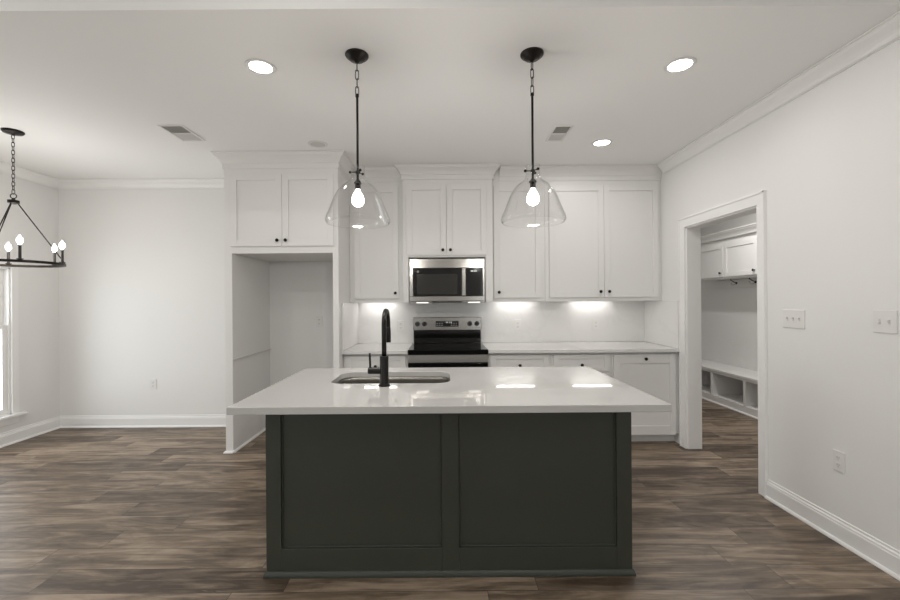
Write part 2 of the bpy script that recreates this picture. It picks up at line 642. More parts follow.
# ------------------------------------------------------------------ refrigerator enclosure
t = thing('refrigerator_enclosure', 'tall white cabinet around an empty refrigerator recess, two doors on top', 'cabinet', ((FX0 + FX1) / 2, FY, 0))
b = nb()
box(b, FX0, -1.932, FY, YB - 0.001, 0.001, ZC - 0.002)
obj('side_panel', b, M_CAB, t, bevel=0.0015)
b = nb()
box(b, -1.008, FX1, FY, YB - 0.001, 0.001, ZC - 0.002)
obj('side_panel', b, M_CAB, t, bevel=0.0015)
b = nb()
box(b, -1.932, -1.008, FY, YB - 0.001, 1.830, ZC - 0.002)
obj('upper_carcass', b, M_CAB, t, bevel=0.0015)
for u0, u1, ku in ((-1.935, -1.4665, -1.503), (-1.4635, -0.995, -1.427)):
    d = shaker('door', S(FY), u0, u1, 1.893, 2.555, t)
    knob(S(FY), ku, 1.945, 0.02, d)
b = nb()
sweep(b, [(FX0, YB - 0.003), (FX0, FY), (FX1, FY), (FX1, 4.31)], crown_prof(ZC, 0.046), -1)
obj('crown_moulding', b, M_CAB, t)
# small shoe along the two floor edges and a groove strip on the inner face
b = nb()
sweep(b, [(-1.932, YB - 0.002), (-1.932, FY)], SHOE_PROF, 1)
sweep(b, [(FX0, YB - 0.035), (FX0, FY), (-1.932, FY)], SHOE_PROF, -1)
obj('shoe_moulding', b, M_TRIM, t)
b = nb()
box(b, -1.9322, -1.913, FY + 0.02, YB - 0.002, 0.853, 0.860)
obj('seam_strip', b, M_CABIN, t)


# ------------------------------------------------------------------ upper cabinets
ZU = 1.368
YU = 4.32


def upper(label, x0, x1, doors, knobs, zdoor0, y=YU, zb=ZU, legs=None):
    t = thing('wall_cabinet', label, 'cabinet', ((x0 + x1) / 2, y, zb))
    b = nb()
    if legs is None:
        box(b, x0, x1, y, YB - 0.014, zb + 0.034, ZC - 0.002)
        box(b, x0, x1, y, y + 0.02, zb, zb + 0.034)
        box(b, x0, x0 + 0.018, y + 0.02, YB - 0.014, zb, zb + 0.034)
        box(b, x1 - 0.018, x1, y + 0.02, YB - 0.014, zb, zb + 0.034)
    else:
        box(b, x0, x1, y, YB - 0.014, legs[2], ZC - 0.002)
        box(b, x0, legs[0], y, YB - 0.014, ZU, legs[2])
        box(b, legs[1], x1, y, YB - 0.014, ZU, legs[2])
    obj('carcass', b, M_CAB, t, bevel=0.0015)
    for (u0, u1), (ku, kv) in zip(doors, knobs):
        d = shaker('door', S(y), u0, u1, zdoor0, 2.555, t)
        knob(S(y), ku, kv, 0.02, d)
    return t


t1 = upper('white single-door wall cabinet between refrigerator recess and microwave', FX1 + 0.001, -0.402, [(-0.903, -0.452)], [(-0.484, 1.466)], 1.409)
obj('crown_moulding', sweep(nb(), [(FX1 + 0.082, YU), (-0.402, YU)], crown_prof(ZC, 0.046), -1), M_CAB, t1)
t2 = upper('white two-door cabinet box directly above the microwave', -0.400, 0.508,
           [(-0.362, 0.0405), (0.0435, 0.446)], [(0.004, 1.893), (0.080, 1.893)], 1.840, y=4.24, legs=(-0.342, 0.432, 1.822))
obj('crown_moulding', sweep(nb(), [(-0.400, YU - 0.001), (-0.400, 4.24), (0.508, 4.24), (0.508, YU - 0.001)], crown_prof(ZC, 0.046), -1), M_CAB, t2)
t3 = upper('narrow white single-door wall cabinet just right of the microwave', 0.510, 1.052, [(0.526, 1.010)], [(0.575, 1.466)], 1.409)
obj('crown_moulding', sweep(nb(), [(0.59, YU), (1.052, YU)], crown_prof(ZC, 0.046), -1), M_CAB, t3)
t4 = upper('wide white two-door wall cabinet in the corner by the right wall', 1.054, XR - 0.001,
           [(1.096, 1.6545), (1.6575, 2.215)], [(1.612, 1.466), (1.700, 1.466)], 1.409)
obj('crown_moulding', sweep(nb(), [(1.054, YU), (XR - 0.002, YU)], crown_prof(ZC, 0.046), -1), M_CAB, t4)

# ------------------------------------------------------------------ microwave
MX0, MX1, MYF, MZ0, MZ1 = -0.334, 0.424, 4.222, 1.366, 1.808
t = thing('microwave', 'stainless over-the-range microwave with black glass door', 'microwave', (0.045, MYF, MZ0))
obj('body', bx(MX0 + 0.003, MX1 - 0.003, MYF + 0.03, YB - 0.016, MZ0 + 0.012, MZ1), M_STEEL, t, bevel=0.003)
F = S(MYF + 0.028)
b = nb()
fbox(b, F, MX0, MX1, MZ1 - 0.095, MZ1 - 0.002, 0, 0.028)
fbox(b, F, MX0, MX1, MZ0 + 0.014, MZ0 + 0.062, 0, 0.028)
fbox(b, F, MX0, MX0 + 0.036, MZ0 + 0.062, MZ1 - 0.095, 0, 0.028)
fbox(b, F, MX1 - 0.022, MX1, MZ0 + 0.062, MZ1 - 0.095, 0, 0.028)
obj('front_frame', b, M_STEEL, t, bevel=0.003)
zz0, zz1 = MZ0 + 0.063, MZ1 - 0.096
dr = obj('door', fbox(nb(), F, MX0 + 0.037, 0.190, zz0, zz1, 0.0, 0.026), M_BGLASS, t, bevel=0.002)
obj('door_window', fbox(nb(), F, MX0 + 0.075, 0.148, zz0 + 0.022, zz1 - 0.060, 0.026, 0.0266), M_MESH, dr)
# little round badge printed on the glass
obj('badge', lathe(nb(), F, MX0 + 0.086, zz1 - 0.034, [(0.011, 0.026), (0.011, 0.0266)], 20), M_PRINT, dr)
b = nb()
fbox(b, F, 0.193, 0.232, zz0 - 0.002, zz1 + 0.002, 0.012, 0.026)
fbox(b, F, 0.195, 0.230, zz0 + 0.01, zz0 + 0.03, 0.026, 0.05)
fbox(b, F, 0.195, 0.230, zz1 - 0.03, zz1 - 0.01, 0.026, 0.05)
fbox(b, F, 0.195, 0.230, zz0 + 0.002, zz1 - 0.002, 0.048, 0.062)
obj('handle', b, M_STEEL, t, bevel=0.004)
cp = obj('control_panel', fbox(nb(), F, 0.235, MX1 - 0.023, zz0, zz1, 0, 0.026), M_BGLASS, t, bevel=0.002)
b = nb()
for k in range(4):
    u = 0.285 + k * 0.014 + (0.006 if k > 1 else 0)
    fbox(b, F, u, u + 0.009, zz1 - 0.036, zz1 - 0.033, 0.026, 0.0266)
    fbox(b, F, u, u + 0.002, zz1 - 0.036, zz1 - 0.022, 0.026, 0.0266)
    fbox(b, F, u + 0.007, u + 0.009, zz1 - 0.036, zz1 - 0.022, 0.026, 0.0266)
obj('clock_digits', b, M_DIGIT, cp)
for r in range(5):
    for c in range(3):
        u, v = 0.264 + c * 0.042, zz0 + 0.028 + r * 0.030
        obj('button', fbox(nb(), F, u, u + 0.026, v, v + 0.012, 0.026, 0.0268), M_BGLASS, cp)
b = nb()
box(b, MX0 + 0.002, MX1 - 0.002, MYF + 0.002, YB - 0.018, MZ0, MZ0 + 0.013)
obj('underside', b, M_STEEL, t, bevel=0.003)
b = nb()
box(b, -0.11, 0.20, MYF - 0.002, MYF + 0.06, MZ0 + 0.000, MZ0 + 0.010)
for k in range(12):
    box(b, -0.09 + k * 0.024, -0.078 + k * 0.024, MYF + 0.06, MYF + 0.14, MZ0 - 0.004, MZ0)
obj('vent_grille', b, M_BPLAST, t)
for lx in (-0.205, 0.315):
    obj('task_lamp', bx(lx - 0.06, lx + 0.06, MYF + 0.0, MYF + 0.05, MZ0 - 0.006, MZ0 + 0.004), M_TASK, t, bevel=0.002)

# ------------------------------------------------------------------ backsplash, worktops
YC0 = 3.955
t = thing('backsplash', 'white veined stone backsplash slab under the wall cabinets', 'backsplash', (0.65, YB, 0.917))
b = nb(); box(b, FX1 + 0.013, XR - 0.013, YB - 0.013, YB - 0.001, 0.917, ZU + 0.034)
obj('back_slab', b, M_SPLASH, t)
obj('side_slab', bx(FX1 + 0.001, FX1 + 0.013, YC0 + 0.002, YB - 0.001, 0.917, ZU - 0.001), M_SPLASH, t, bevel=0.001)
obj('side_slab', bx(XR - 0.013, XR - 0.001, YC0 + 0.045, YB - 0.001, 0.917, ZU - 0.001), M_SPLASH, t, bevel=0.001)
RX0, RX1 = -0.334, 0.426
o = obj('countertop', bx(FX1 + 0.001, RX0 - 0.002, YC0, YB - 0.002, 0.885, 0.915), M_QUARTZB, origin=((FX1 + RX0) / 2, YC0, 0.885), bevel=0.002)
tag(o, 'short white quartz countertop left of the range', 'countertop')
o = obj('countertop', bx(RX1 + 0.002, XR - 0.001, YC0, YB - 0.002, 0.885, 0.915), M_QUARTZB, origin=((XR + RX1) / 2, YC0, 0.885), bevel=0.002)
tag(o, 'long white quartz countertop from the range to the right wall', 'countertop')

# ------------------------------------------------------------------ base cabinets
YBC = 4.02


def base_cab(label, x0, x1, pullout=False):
    t = thing('base_cabinet', label, 'cabinet', ((x0 + x1) / 2, YBC, 0))
    b = nb()
    box(b, x0, x1, YBC, YB - 0.002, 0.10, 0.884)
    obj('carcass', b, M_CAB, t, bevel=0.001)
    obj('toe_kick', bx(x0, x1, YBC + 0.07, YB - 0.002, 0.001, 0.10), M_CAB, t)
    F = S(YBC)
    g = 0.022
    if pullout:
        d = shaker('door', F, x0 + 0.015, x1 - 0.035, 0.092, 0.862, t, top=0.088, bot=0.085)
        knob(F, (x0 + x1) / 2 - 0.005, 0.818, 0.02, d)
    else:
        d = shaker('drawer', F, x0 + g, x1 - g, 0.700, 0.862, t, st=0.05, top=0.04, bot=0.04)
        knob(F, (x0 + x1) / 2, 0.762, 0.012, d)
        xm = (x0 + x1) / 2
        d = shaker('door', F, x0 + g, xm - 0.0015, 0.115, 0.680, t)
        knob(F, xm - 0.03, 0.63, 0.02, d)
        d = shaker('door', F, xm + 0.0015, x1 - g, 0.115, 0.680, t)
        knob(F, xm + 0.03, 0.63, 0.02, d)
    return t


base_cab('white base cabinet with drawer left of the range', FX1 + 0.001, RX0 - 0.003)
base_cab('white base cabinet with drawer directly right of the range', RX1 + 0.003, 1.029)
base_cab('white drawer base cabinet between its twin and the tall pull-out', 1.030, 1.609)
base_cab('white pull-out cabinet with one tall panel, beside the right wall', 1.610, XR - 0.001, True)

# ------------------------------------------------------------------ range
RYF = 3.975
t = thing('range', 'stainless freestanding electric range with black glass cooktop', 'range', (0.046, RYF, 0))
obj('body', bx(RX0 + 0.004, RX1 - 0.004, RYF + 0.045, YB - 0.03, 0.06, 0.871), M_BPLAST, t)
for fx in (RX0 + 0.05, RX1 - 0.05):
    for fy in (RYF + 0.1, YB - 0.1):
        obj('foot', lathe(nb(), U(0), fx, fy, [(0.018, 0.001), (0.018, 0.01), (0.01, 0.012), (0.01, 0.061)], 12), M_BPLAST, t)
ctop = obj('cooktop', bx(RX0, RX1, RYF - 0.004, YB - 0.08, 0.872, 0.921), M_BGLASS, t, bevel=0.005)
for (cx, cy, r) in ((-0.14, 4.14, 0.105), (0.235, 4.13, 0.09), (-0.14, 4.42, 0.075), (0.235, 4.42, 0.09), (0.046, 4.47, 0.05)):
    b = nb()
    n = 40
    for r0 in (r, r * 0.62):
        ri = [bm_v for bm_v in [b.verts.new((cx + (r0 - 0.002) * math.cos(2 * PI * k / n), cy + (r0 - 0.002) * math.sin(2 * PI * k / n), 0.9213)) for k in range(n)]]
        ro = [b.verts.new((cx + r0 * math.cos(2 * PI * k / n), cy + r0 * math.sin(2 * PI * k / n), 0.9213)) for k in range(n)]
        for k in range(n):
            b.faces.new((ri[k], ro[k], ro[(k + 1) % n], ri[(k + 1) % n]))
    obj('burner_ring', b, M_GREYRING, ctop)
# backguard: black lower section and steel control fascia
b = nb()
box(b, RX0 + 0.012, RX1 - 0.012, YB - 0.085, YB - 0.018, 0.9215, 1.200)
bg = obj('backguard', b, M_BGLASS, t, bevel=0.004)
F = S(YB - 0.085)
b = nb(); fbox(b, F, RX0 + 0.008, RX1 - 0.008, 1.060, 1.204, -0.01, 0.022)
fas = obj('control_fascia', b, M_STEEL, bg, bevel=0.006, seg=3)
obj('clock_display', fbox(nb(), F, -0.080, 0.170, 1.100, 1.162, 0.022, 0.024), M_BGLASS, bg)
b = nb()
for k in range(4):
    u = 0.030 + k * 0.016 + (0.006 if k > 1 else 0)
    fbox(b, F, u, u + 0.009, 1.150, 1.153, 0.024, 0.0246)
    fbox(b, F, u + 0.007, u + 0.009, 1.138, 1.153, 0.024, 0.0246)
obj('clock_digits', b, M_DIGIT, bg)
for r in range(2):
    for k in range(9):
        if 3 <= k <= 5:
            continue
        obj('touch_key', fbox(nb(), F, -0.070 + k * 0.026, -0.054 + k * 0.026, 1.112 + r * 0.022, 1.120 + r * 0.022, 0.024, 0.0245), M_PRINT, bg)
for ku in (-0.278, -0.202, 0.292, 0.370):
    b = nb()
    lathe(b, F, ku, 1.132, [(0.026, 0.022), (0.026, 0.028), (0.021, 0.030), (0.019, 0.052), (0.017, 0.055), (0, 0.055)], 24)
    fbox(b, F, ku - 0.004, ku + 0.004, 1.114, 1.150, 0.053, 0.060)
    obj('knob', b, M_BPLAST, bg, smooth=False)
F = S(RYF + 0.04)
b = nb(); fbox(b, F, RX0 + 0.002, RX1 - 0.002, 0.795, 0.870, 0, 0.032)
obj('top_rail', b, M_STEELR, t, bevel=0.004)
od = obj('oven_door', fbox(nb(), F, RX0 + 0.002, RX1 - 0.002, 0.30, 0.792, 0, 0.036), M_BGLASS, t, bevel=0.004)
b = nb()
tube(b, [(RX0 + 0.04, RYF - 0.045, 0.735), (RX1 - 0.04, RYF - 0.045, 0.735)], 0.012, 14)
for hx in (RX0 + 0.07, RX1 - 0.07):
    tube(b, [(hx, RYF + 0.006, 0.735), (hx, RYF - 0.045, 0.735)], 0.009, 10)
obj('handle', b, M_STEEL, od, smooth=True)
obj('storage_drawer', fbox(nb(), F, RX0 + 0.002, RX1 - 0.002, 0.075, 0.294, 0, 0.034), M_STEEL, t, bevel=0.004)

# ------------------------------------------------------------------ under-cabinet lights
for i, (x0, x1, lb) in enumerate(((-0.87, -0.50, 'lit white under-cabinet light bar left of the range'),
                                  (0.575, 1.005, 'lit white under-cabinet light bar just right of the microwave'),
                                  (1.41, 1.845, 'lit white under-cabinet light bar under the wide corner cabinet'))):
    zu = ZU + 0.034
    t = thing('under_cabinet_light', lb, 'light', ((x0 + x1) / 2, 4.59, zu), 'under-cabinet light bars')
    obj('housing', bx(x0, x1, 4.56, 4.62, zu - 0.012, zu - 0.0005), M_PLATE, t, bevel=0.002)
    obj('lens', bx(x0 + 0.006, x1 - 0.006, 4.564, 4.616, zu - 0.017, zu - 0.0125), M_UCL, t)
    area_light('under_cabinet_lamp', ((x0 + x1) / 2, 4.59, zu - 0.02), (0, 0, 0), x1 - x0 - 0.03, 0.05, 0.4, (1, 0.98, 0.95))

# ------------------------------------------------------------------ island
IX0, IX1, IYF, IYB = -0.896, 0.944, 2.111, 2.905
CX0, CX1, CY0, CY1 = -0.968, 1.018, 1.871, 2.957
IZ = 0.881
t = thing('kitchen_island', 'dark green kitchen island base with two framed panels on its face', 'island', ((IX0 + IX1) / 2, IYF, 0))
F = S(IYF + 0.02)
b = nb()
sw = 0.076
MXa, MXb = -0.012, 0.074
BZ = 0.142
fbox(b, F, IX0, IX0 + sw, 0.001, IZ, 0, 0.02)
fbox(b, F, IX1 - sw, IX1, 0.001, IZ, 0, 0.02)
fbox(b, F, MXa, MXb, 0.001, IZ, 0, 0.02)
for a, c in ((IX0 + sw, MXa), (MXb, IX1 - sw)):
    fbox(b, F, a, c, 0.001, BZ, 0, 0.02)
    fbox(b, F, a, c, IZ - 0.075 + 0.06, IZ, 0, 0.02)
obj('face_frame', b, M_GREEN, t, bevel=0.0015)
for a, c in ((IX0 + sw, MXa), (MXb, IX1 - sw)):
    b = nb()
    fbox(b, F, a, c, BZ, IZ, -0.012, 0.004)
    p = obj('panel', b, M_GREEN, t)
    b = nb()
    q = 0.008
    fbox(b, F, a, a + q, BZ, IZ - 0.016, 0.004, 0.011)
    fbox(b, F, c - q, c, BZ, IZ - 0.016, 0.004, 0.011)
    fbox(b, F, a + q, c - q, BZ, BZ + q, 0.004, 0.011)
    obj('panel_bead', b, M_GREEN, p, bevel=0.003)
for xs, sgn in ((IX0, 1), (IX1, -1)):
    F2 = W(IX0 + 0.02) if sgn == 1 else E(IX1 - 0.02)
    b = nb()
    fbox(b, F2, IYF + 0.02, IYB, 0.001, IZ, -0.0, 0.008)
    fbox(b, F2, IYF + 0.02, IYF + 0.09, 0.001, IZ, 0.008, 0.02)
    fbox(b, F2, IYB - 0.07, IYB, 0.001, IZ, 0.008, 0.02)
    fbox(b, F2, IYF + 0.09, IYB - 0.07, 0.001, BZ, 0.008, 0.02)
    fbox(b, F2, IYF + 0.09, IYB - 0.07, IZ - 0.08, IZ, 0.008, 0.02)
    obj('side_panel', b, M_GREEN, t, bevel=0.0015)
obj('bottom_shelf', bx(IX0 + 0.021, IX1 - 0.021, IYF + 0.033, IYB - 0.021, 0.10, 0.118), M_GREEN, t)
obj('toe_kick', bx(IX0 + 0.021, IX1 - 0.021, IYB - 0.075, IYB - 0.06, 0.001, 0.0995), M_GREEN, t)
F3 = Nf(IYB - 0.02)
b = nb()
fbox(b, F3, IX0 + 0.021, IX1 - 0.021, 0.80, IZ - 0.001, -0.018, 0)
fbox(b, F3, IX0 + 0.021, IX0 + 0.06, 0.119, 0.80, -0.018, 0)
fbox(b, F3, IX1 - 0.06, IX1 - 0.021, 0.119, 0.80, -0.018, 0)
obj('back_frame', b, M_GREEN, t)
xs = [IX0 + 0.03 + k * (IX1 - IX0 - 0.06) / 4 for k in range(5)]
for k in range(4):
    d = shaker('door', F3, xs[k] + 0.002, xs[k + 1] - 0.002, 0.12, 0.868, t, m=M_GREEN)
    knob(F3, xs[k + 1] - 0.035 if k % 2 == 0 else xs[k] + 0.035, 0.80, 0.02, d)
b = nb()
SP = [(0, 0.001), (0.013, 0.001), (0.012, 0.012), (0.009, 0.022), (0.004, 0.030), (0, 0.031)]
sweep(b, [(IX0, IYB), (IX0, IYF), (IX1, IYF), (IX1, IYB)], SP, -1)
obj('shoe_moulding', b, M_GREEN, t, smooth=False)


def rrect(x0, x1, y0, y1, r, n=8):
    pts = []
    for cx, cy, a0 in ((x1 - r, y1 - r, 0), (x0 + r, y1 - r, PI / 2), (x0 + r, y0 + r, PI), (x1 - r, y0 + r, 3 * PI / 2)):
        for k in range(n + 1):
            a = a0 + PI / 2 * k / n
            pts.append((cx + r * math.cos(a), cy + r * math.sin(a)))
    return pts


SX0, SX1, SY0, SY1 = -0.658, 0.040, 2.395, 2.785
b = nb()
outer = [b.verts.new((x, y, 0.915)) for x, y in ((CX0, CY0), (CX1, CY0), (CX1, CY1), (CX0, CY1))]
inner = [b.verts.new((x, y, 0.915)) for x, y in rrect(SX0, SX1, SY0, SY1, 0.085)]
eds = []
for lp in (outer, inner):
    for k in range(len(lp)):
        eds.append(b.edges.new((lp[k], lp[(k + 1) % len(lp)])))
res = bmesh.ops.triangle_fill(b, use_beauty=True, use_dissolve=False, edges=eds)
faces = [g for g in res['geom'] if isinstance(g, bmesh.types.BMFace)]
ext = bmesh.ops.extrude_face_region(b, geom=faces)
bmesh.ops.translate(b, verts=[v for v in ext['geom'] if isinstance(v, bmesh.types.BMVert)], vec=(0, 0, -0.034 + 0.0005))
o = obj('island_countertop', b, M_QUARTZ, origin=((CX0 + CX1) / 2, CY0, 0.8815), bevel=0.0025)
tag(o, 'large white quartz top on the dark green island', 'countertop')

# sink
t = thing('kitchen_sink', 'stainless undermount sink set in the island top', 'sink', ((SX0 + SX1) / 2, (SY0 + SY1) / 2, 0.68))
b = nb()
loops = []
for (e, z, r) in ((0.022, 0.8805, 0.10), (-0.003, 0.8805, 0.082), (-0.006, 0.86, 0.080), (-0.012, 0.72, 0.075), (-0.022, 0.695, 0.066), (-0.045, 0.684, 0.045)):
    loops.append([b.verts.new((x, y, z)) for x, y in rrect(SX0 - e, SX1 + e, SY0 - e, SY1 + e, r)])
for a, c in zip(loops, loops[1:]):
    n = len(a)
    for k in range(n):
        b.faces.new((a[k], a[(k + 1) % n], c[(k + 1) % n], c[k]))
b.faces.new(loops[-1])
o = obj('basin', b, M_SINK, t, smooth=True)
sm = o.modifiers.new('solid', 'SOLIDIFY'); sm.thickness = 0.0015; sm.offset = -1
obj('drain', lathe(nb(), U(0.684), (SX0 + SX1) / 2, 2.60, [(0.055, 0.0005), (0.055, 0.003), (0.045, 0.004), (0.042, 0.001), (0.012, 0.001), (0.008, 0.010), (0, 0.010)], 24), M_CHROME, t, smooth=True)

# faucet
fxc, fyc, fz = -0.327, 2.325, 0.915
t = thing('kitchen_faucet', 'matte black gooseneck faucet at the near edge of the island sink', 'faucet', (fxc, fyc, fz))
b = nb()
lathe(b, U(fz), fxc, fyc, [(0.031, 0.0005), (0.031, 0.006), (0.027, 0.012), (0.0245, 0.02), (0.0240, 0.16), (0.0235, 0.165), (0.0135, 0.166)], 28)
obj('valve_body', b, M_BLACK, t, smooth=True)
R = 0.088
top = 1.342 - R - 0.013
pts = [(fxc, fyc, fz + 0.165), (fxc, fyc, fz + 0.25), (fxc, fyc, top)]
for k in range(1, 17):
    a = PI * k / 16
    pts.append((fxc, fyc + R - R * math.cos(a), top + R * math.sin(a)))
pts.append((fxc, fyc + 2 * R, top - 0.02))
obj('spout', tube(nb(), pts, 0.0135, 18), M_BLACK, t, smooth=True)
b = nb()
lathe(b, D(top - 0.01), fxc, fyc + 2 * R, [(0.0135, 0), (0.0155, 0.006), (0.0165, 0.03), (0.0165, 0.088), (0.0145, 0.092), (0.010, 0.092), (0.010, 0.088), (0, 0.088)], 24)
obj('spray_head', b, M_BLACK, t, smooth=True)
b = nb()
lathe(b, W(fxc - 0.018), fyc, fz + 0.085, [(0.018, 0), (0.0185, 0.004), (0.0185, 0.068), (0.0165, 0.071), (0, 0.071)], 24)
h = obj('handle_hub', b, M_BLACK, t, smooth=False)
obj('lever', tube(nb(), [(fxc - 0.077, fyc, fz + 0.095), (fxc - 0.078, fyc, fz + 0.13), (fxc - 0.080, fyc, fz + 0.182)], 0.0058, 14), M_BLACK, h, smooth=True)

# ------------------------------------------------------------------ ceiling fixtures
def chain(bm, x, y, z0, z1, L=0.034, wd=0.009, r=0.0022):
    n = max(1, round((z1 - z0) / (L - 2 * r - 0.002)))
    step = (z1 - z0) / n
    for i in range(n):
        zc = z0 + (i + 0.5) * step
        hl = step / 2 + r * 1.4
        pts = []
        for k in range(14):
            a = 2 * PI * k / 14
            u = wd * math.cos(a)
            v = (hl - wd) * (1 if math.sin(a) >= 0 else -1) + wd * math.sin(a)
            if abs(math.sin(a)) < 1e-6:
                v = 0
            if i % 2 == 0:
                pts.append((x + u, y + u * 0.3, zc + v))
            else:
                pts.append((x + u * 0.3, y - u, zc + v))
        tube(bm, pts, r, 6, closed=True)
    return bm


def pendant(x, y, label):
    t = thing('pendant_light', label, 'lamp', (x, y, ZC), 'pendants over the island')
    F = D(ZC)
    obj('canopy', lathe(nb(), F, x, y, [(0.064, 0.0005), (0.064, 0.006), (0.060, 0.012), (0.045, 0.020), (0.040, 0.028), (0.016, 0.033), (0.008, 0.045), (0, 0.046)], 32), M_BRONZE, t, smooth=True)
    zt = ZC - 0.045
    z_rod = 2.525
    obj('chain', chain(nb(), x, y, z_rod - 0.004, zt + 0.004, L=0.05, wd=0.0085, r=0.0025), M_BRONZE, t, smooth=True)
    zc = 2.098
    b = nb()
    tube(b, [(x, y, z_rod), (x, y, zc - 0.075)], 0.0065, 12)
    lathe(b, U(z_rod), x, y, [(0.010, -0.012), (0.010, 0.0), (0.004, 0.006)], 12)
    obj('rod', b, M_BRONZE, t, smooth=True)
    b = nb()
    for k in range(3):
        a = math.radians(180 + 120 * k)
        e = (x + 0.042 * math.cos(a), y + 0.042 * math.sin(a), zc)
        tube(b, [(x, y, zc), e], 0.003, 8)
        ball(b, e, 0.008, 10)
    lathe(b, U(zc), x, y, [(0.006, -0.012), (0.012, -0.008), (0.013, 0.004), (0.006, 0.012)], 14)
    obj('shade_holder', b, M_BRONZE, t, smooth=True)
    zs = 2.035
    b = nb()
    lathe(b, U(zs), x, y, [(0.022, 0.0), (0.020, 0.006), (0.008, 0.020), (0.0066, 0.030)], 18)
    lathe(b, D(zs), x, y, [(0.016, 0.0), (0.016, 0.030), (0.014, 0.033)], 18)
    sk = obj('socket', b, M_BRONZE, t, smooth=True)
    b = nb()
    lathe(b, D(zs - 0.032), x, y, [(0.012, 0), (0.014, 0.012), (0.026, 0.030), (0.034, 0.054), (0.033, 0.074), (0.023, 0.088), (0.008, 0.094), (0, 0.095)], 20)
    obj('bulb', b, M_BULB, sk, smooth=True)
    # clear glass cloche: neck with lip, rounded shoulder, bell, inward turned rim
    prof = [(0.041, 2.126), (0.038, 2.120), (0.039, 2.08), (0.043, 2.055), (0.060, 2.038), (0.088, 2.018), (0.112, 1.988), (0.132, 1.950),
            (0.148, 1.908), (0.163, 1.870), (0.173, 1.848), (0.177, 1.832), (0.175, 1.820), (0.168, 1.812)]
    b = nb()
    seg = 48
    th = 0.003
    ringsO = [[b.verts.new((x + r * math.cos(2 * PI * k / seg), y + r * math.sin(2 * PI * k / seg), z)) for k in range(seg)] for r, z in prof]
    ringsI = [[b.verts.new((x + (r - th) * math.cos(2 * PI * k / seg), y + (r - th) * math.sin(2 * PI * k / seg), z - (0.001 if i else 0))) for k in range(seg)] for i, (r, z) in enumerate(prof)]
    for R_ in (ringsO, ringsI):
        for a, c in zip(R_, R_[1:]):
            for k in range(seg):
                b.faces.new((a[k], a[(k + 1) % seg], c[(k + 1) % seg], c[k]))
    for a, c in ((ringsO[0], ringsI[0]), (ringsO[-1], ringsI[-1])):
        for k in range(seg):
            b.faces.new((a[k], a[(k + 1) % seg], c[(k + 1) % seg], c[k]))
    obj('glass_shade', b, M_GLASS, t, smooth=True)
    point_light('pendant_lamp', (x, y, zs - 0.14), 12.0, 0.03)


pendant(-0.465, 2.32, 'clear glass pendant light over the sink end of the island, left one')
pendant(0.502, 2.32, 'clear glass pendant light over the right half of the island, away from the sink')


def downlight(x, y, label, lit=True, power=3.5, group='recessed ceiling lights'):
    t = thing('recessed_light', label, 'light', (x, y, ZC if y > YS else ZL), group)
    z = ZC if y > YS else ZL
    F = D(z)
    obj('trim_ring', lathe(nb(), F, x, y, [(0.062, 0.001), (0.062, 0.003), (0.066, 0.006), (0.080, 0.005), (0.085, 0.0008)], 36), M_PLATE, t, smooth=True)
    obj('lens', lathe(nb(), F, x, y, [(0.0615, 0.0008), (0.0615, 0.0035), (0, 0.004)], 32), M_LED if lit else M_OFFLENS, t)
    if lit:
        area_light('downlight_lamp', (x, y, z - 0.008), (0, 0, 0), 0.12, 0, power, (1, 0.98, 0.95), disk=True)


downlight(-1.044, 2.43, 'lit recessed ceiling light left of the left pendant')
downlight(1.388, 2.44, 'lit recessed ceiling light nearest the right wall and the camera')
downlight(1.389, 3.64, 'lit recessed ceiling light in front of the corner wall cabinet')
downlight(-1.07, 3.63, 'unlit recessed ceiling light above the refrigerator recess', lit=False)
# unseen living area lights, added to brighten the room from the camera side
for i, (x, y) in enumerate(((-2.8, 0.9), (-0.6, 0.9), (1.2, -0.6), (-0.6, -1.8), (-2.8, -1.8), (1.2, -3.2))):
    downlight(x, y, ['lit recessed light in the living area ceiling, far left near the step', 'lit recessed light in the living area ceiling above the camera',
                     'lit recessed light in the living area ceiling near the right wall', 'lit recessed light in the middle of the living area ceiling',
                     'lit recessed light in the living area ceiling on the window side', 'lit recessed light in the living area ceiling by the front windows'][i], power=9.5,
              group='living area ceiling lights')
downlight(3.0, 4.6, 'lit recessed light in the mudroom ceiling', power=18, group='mudroom light')  # out of view, added to brighten the mudroom


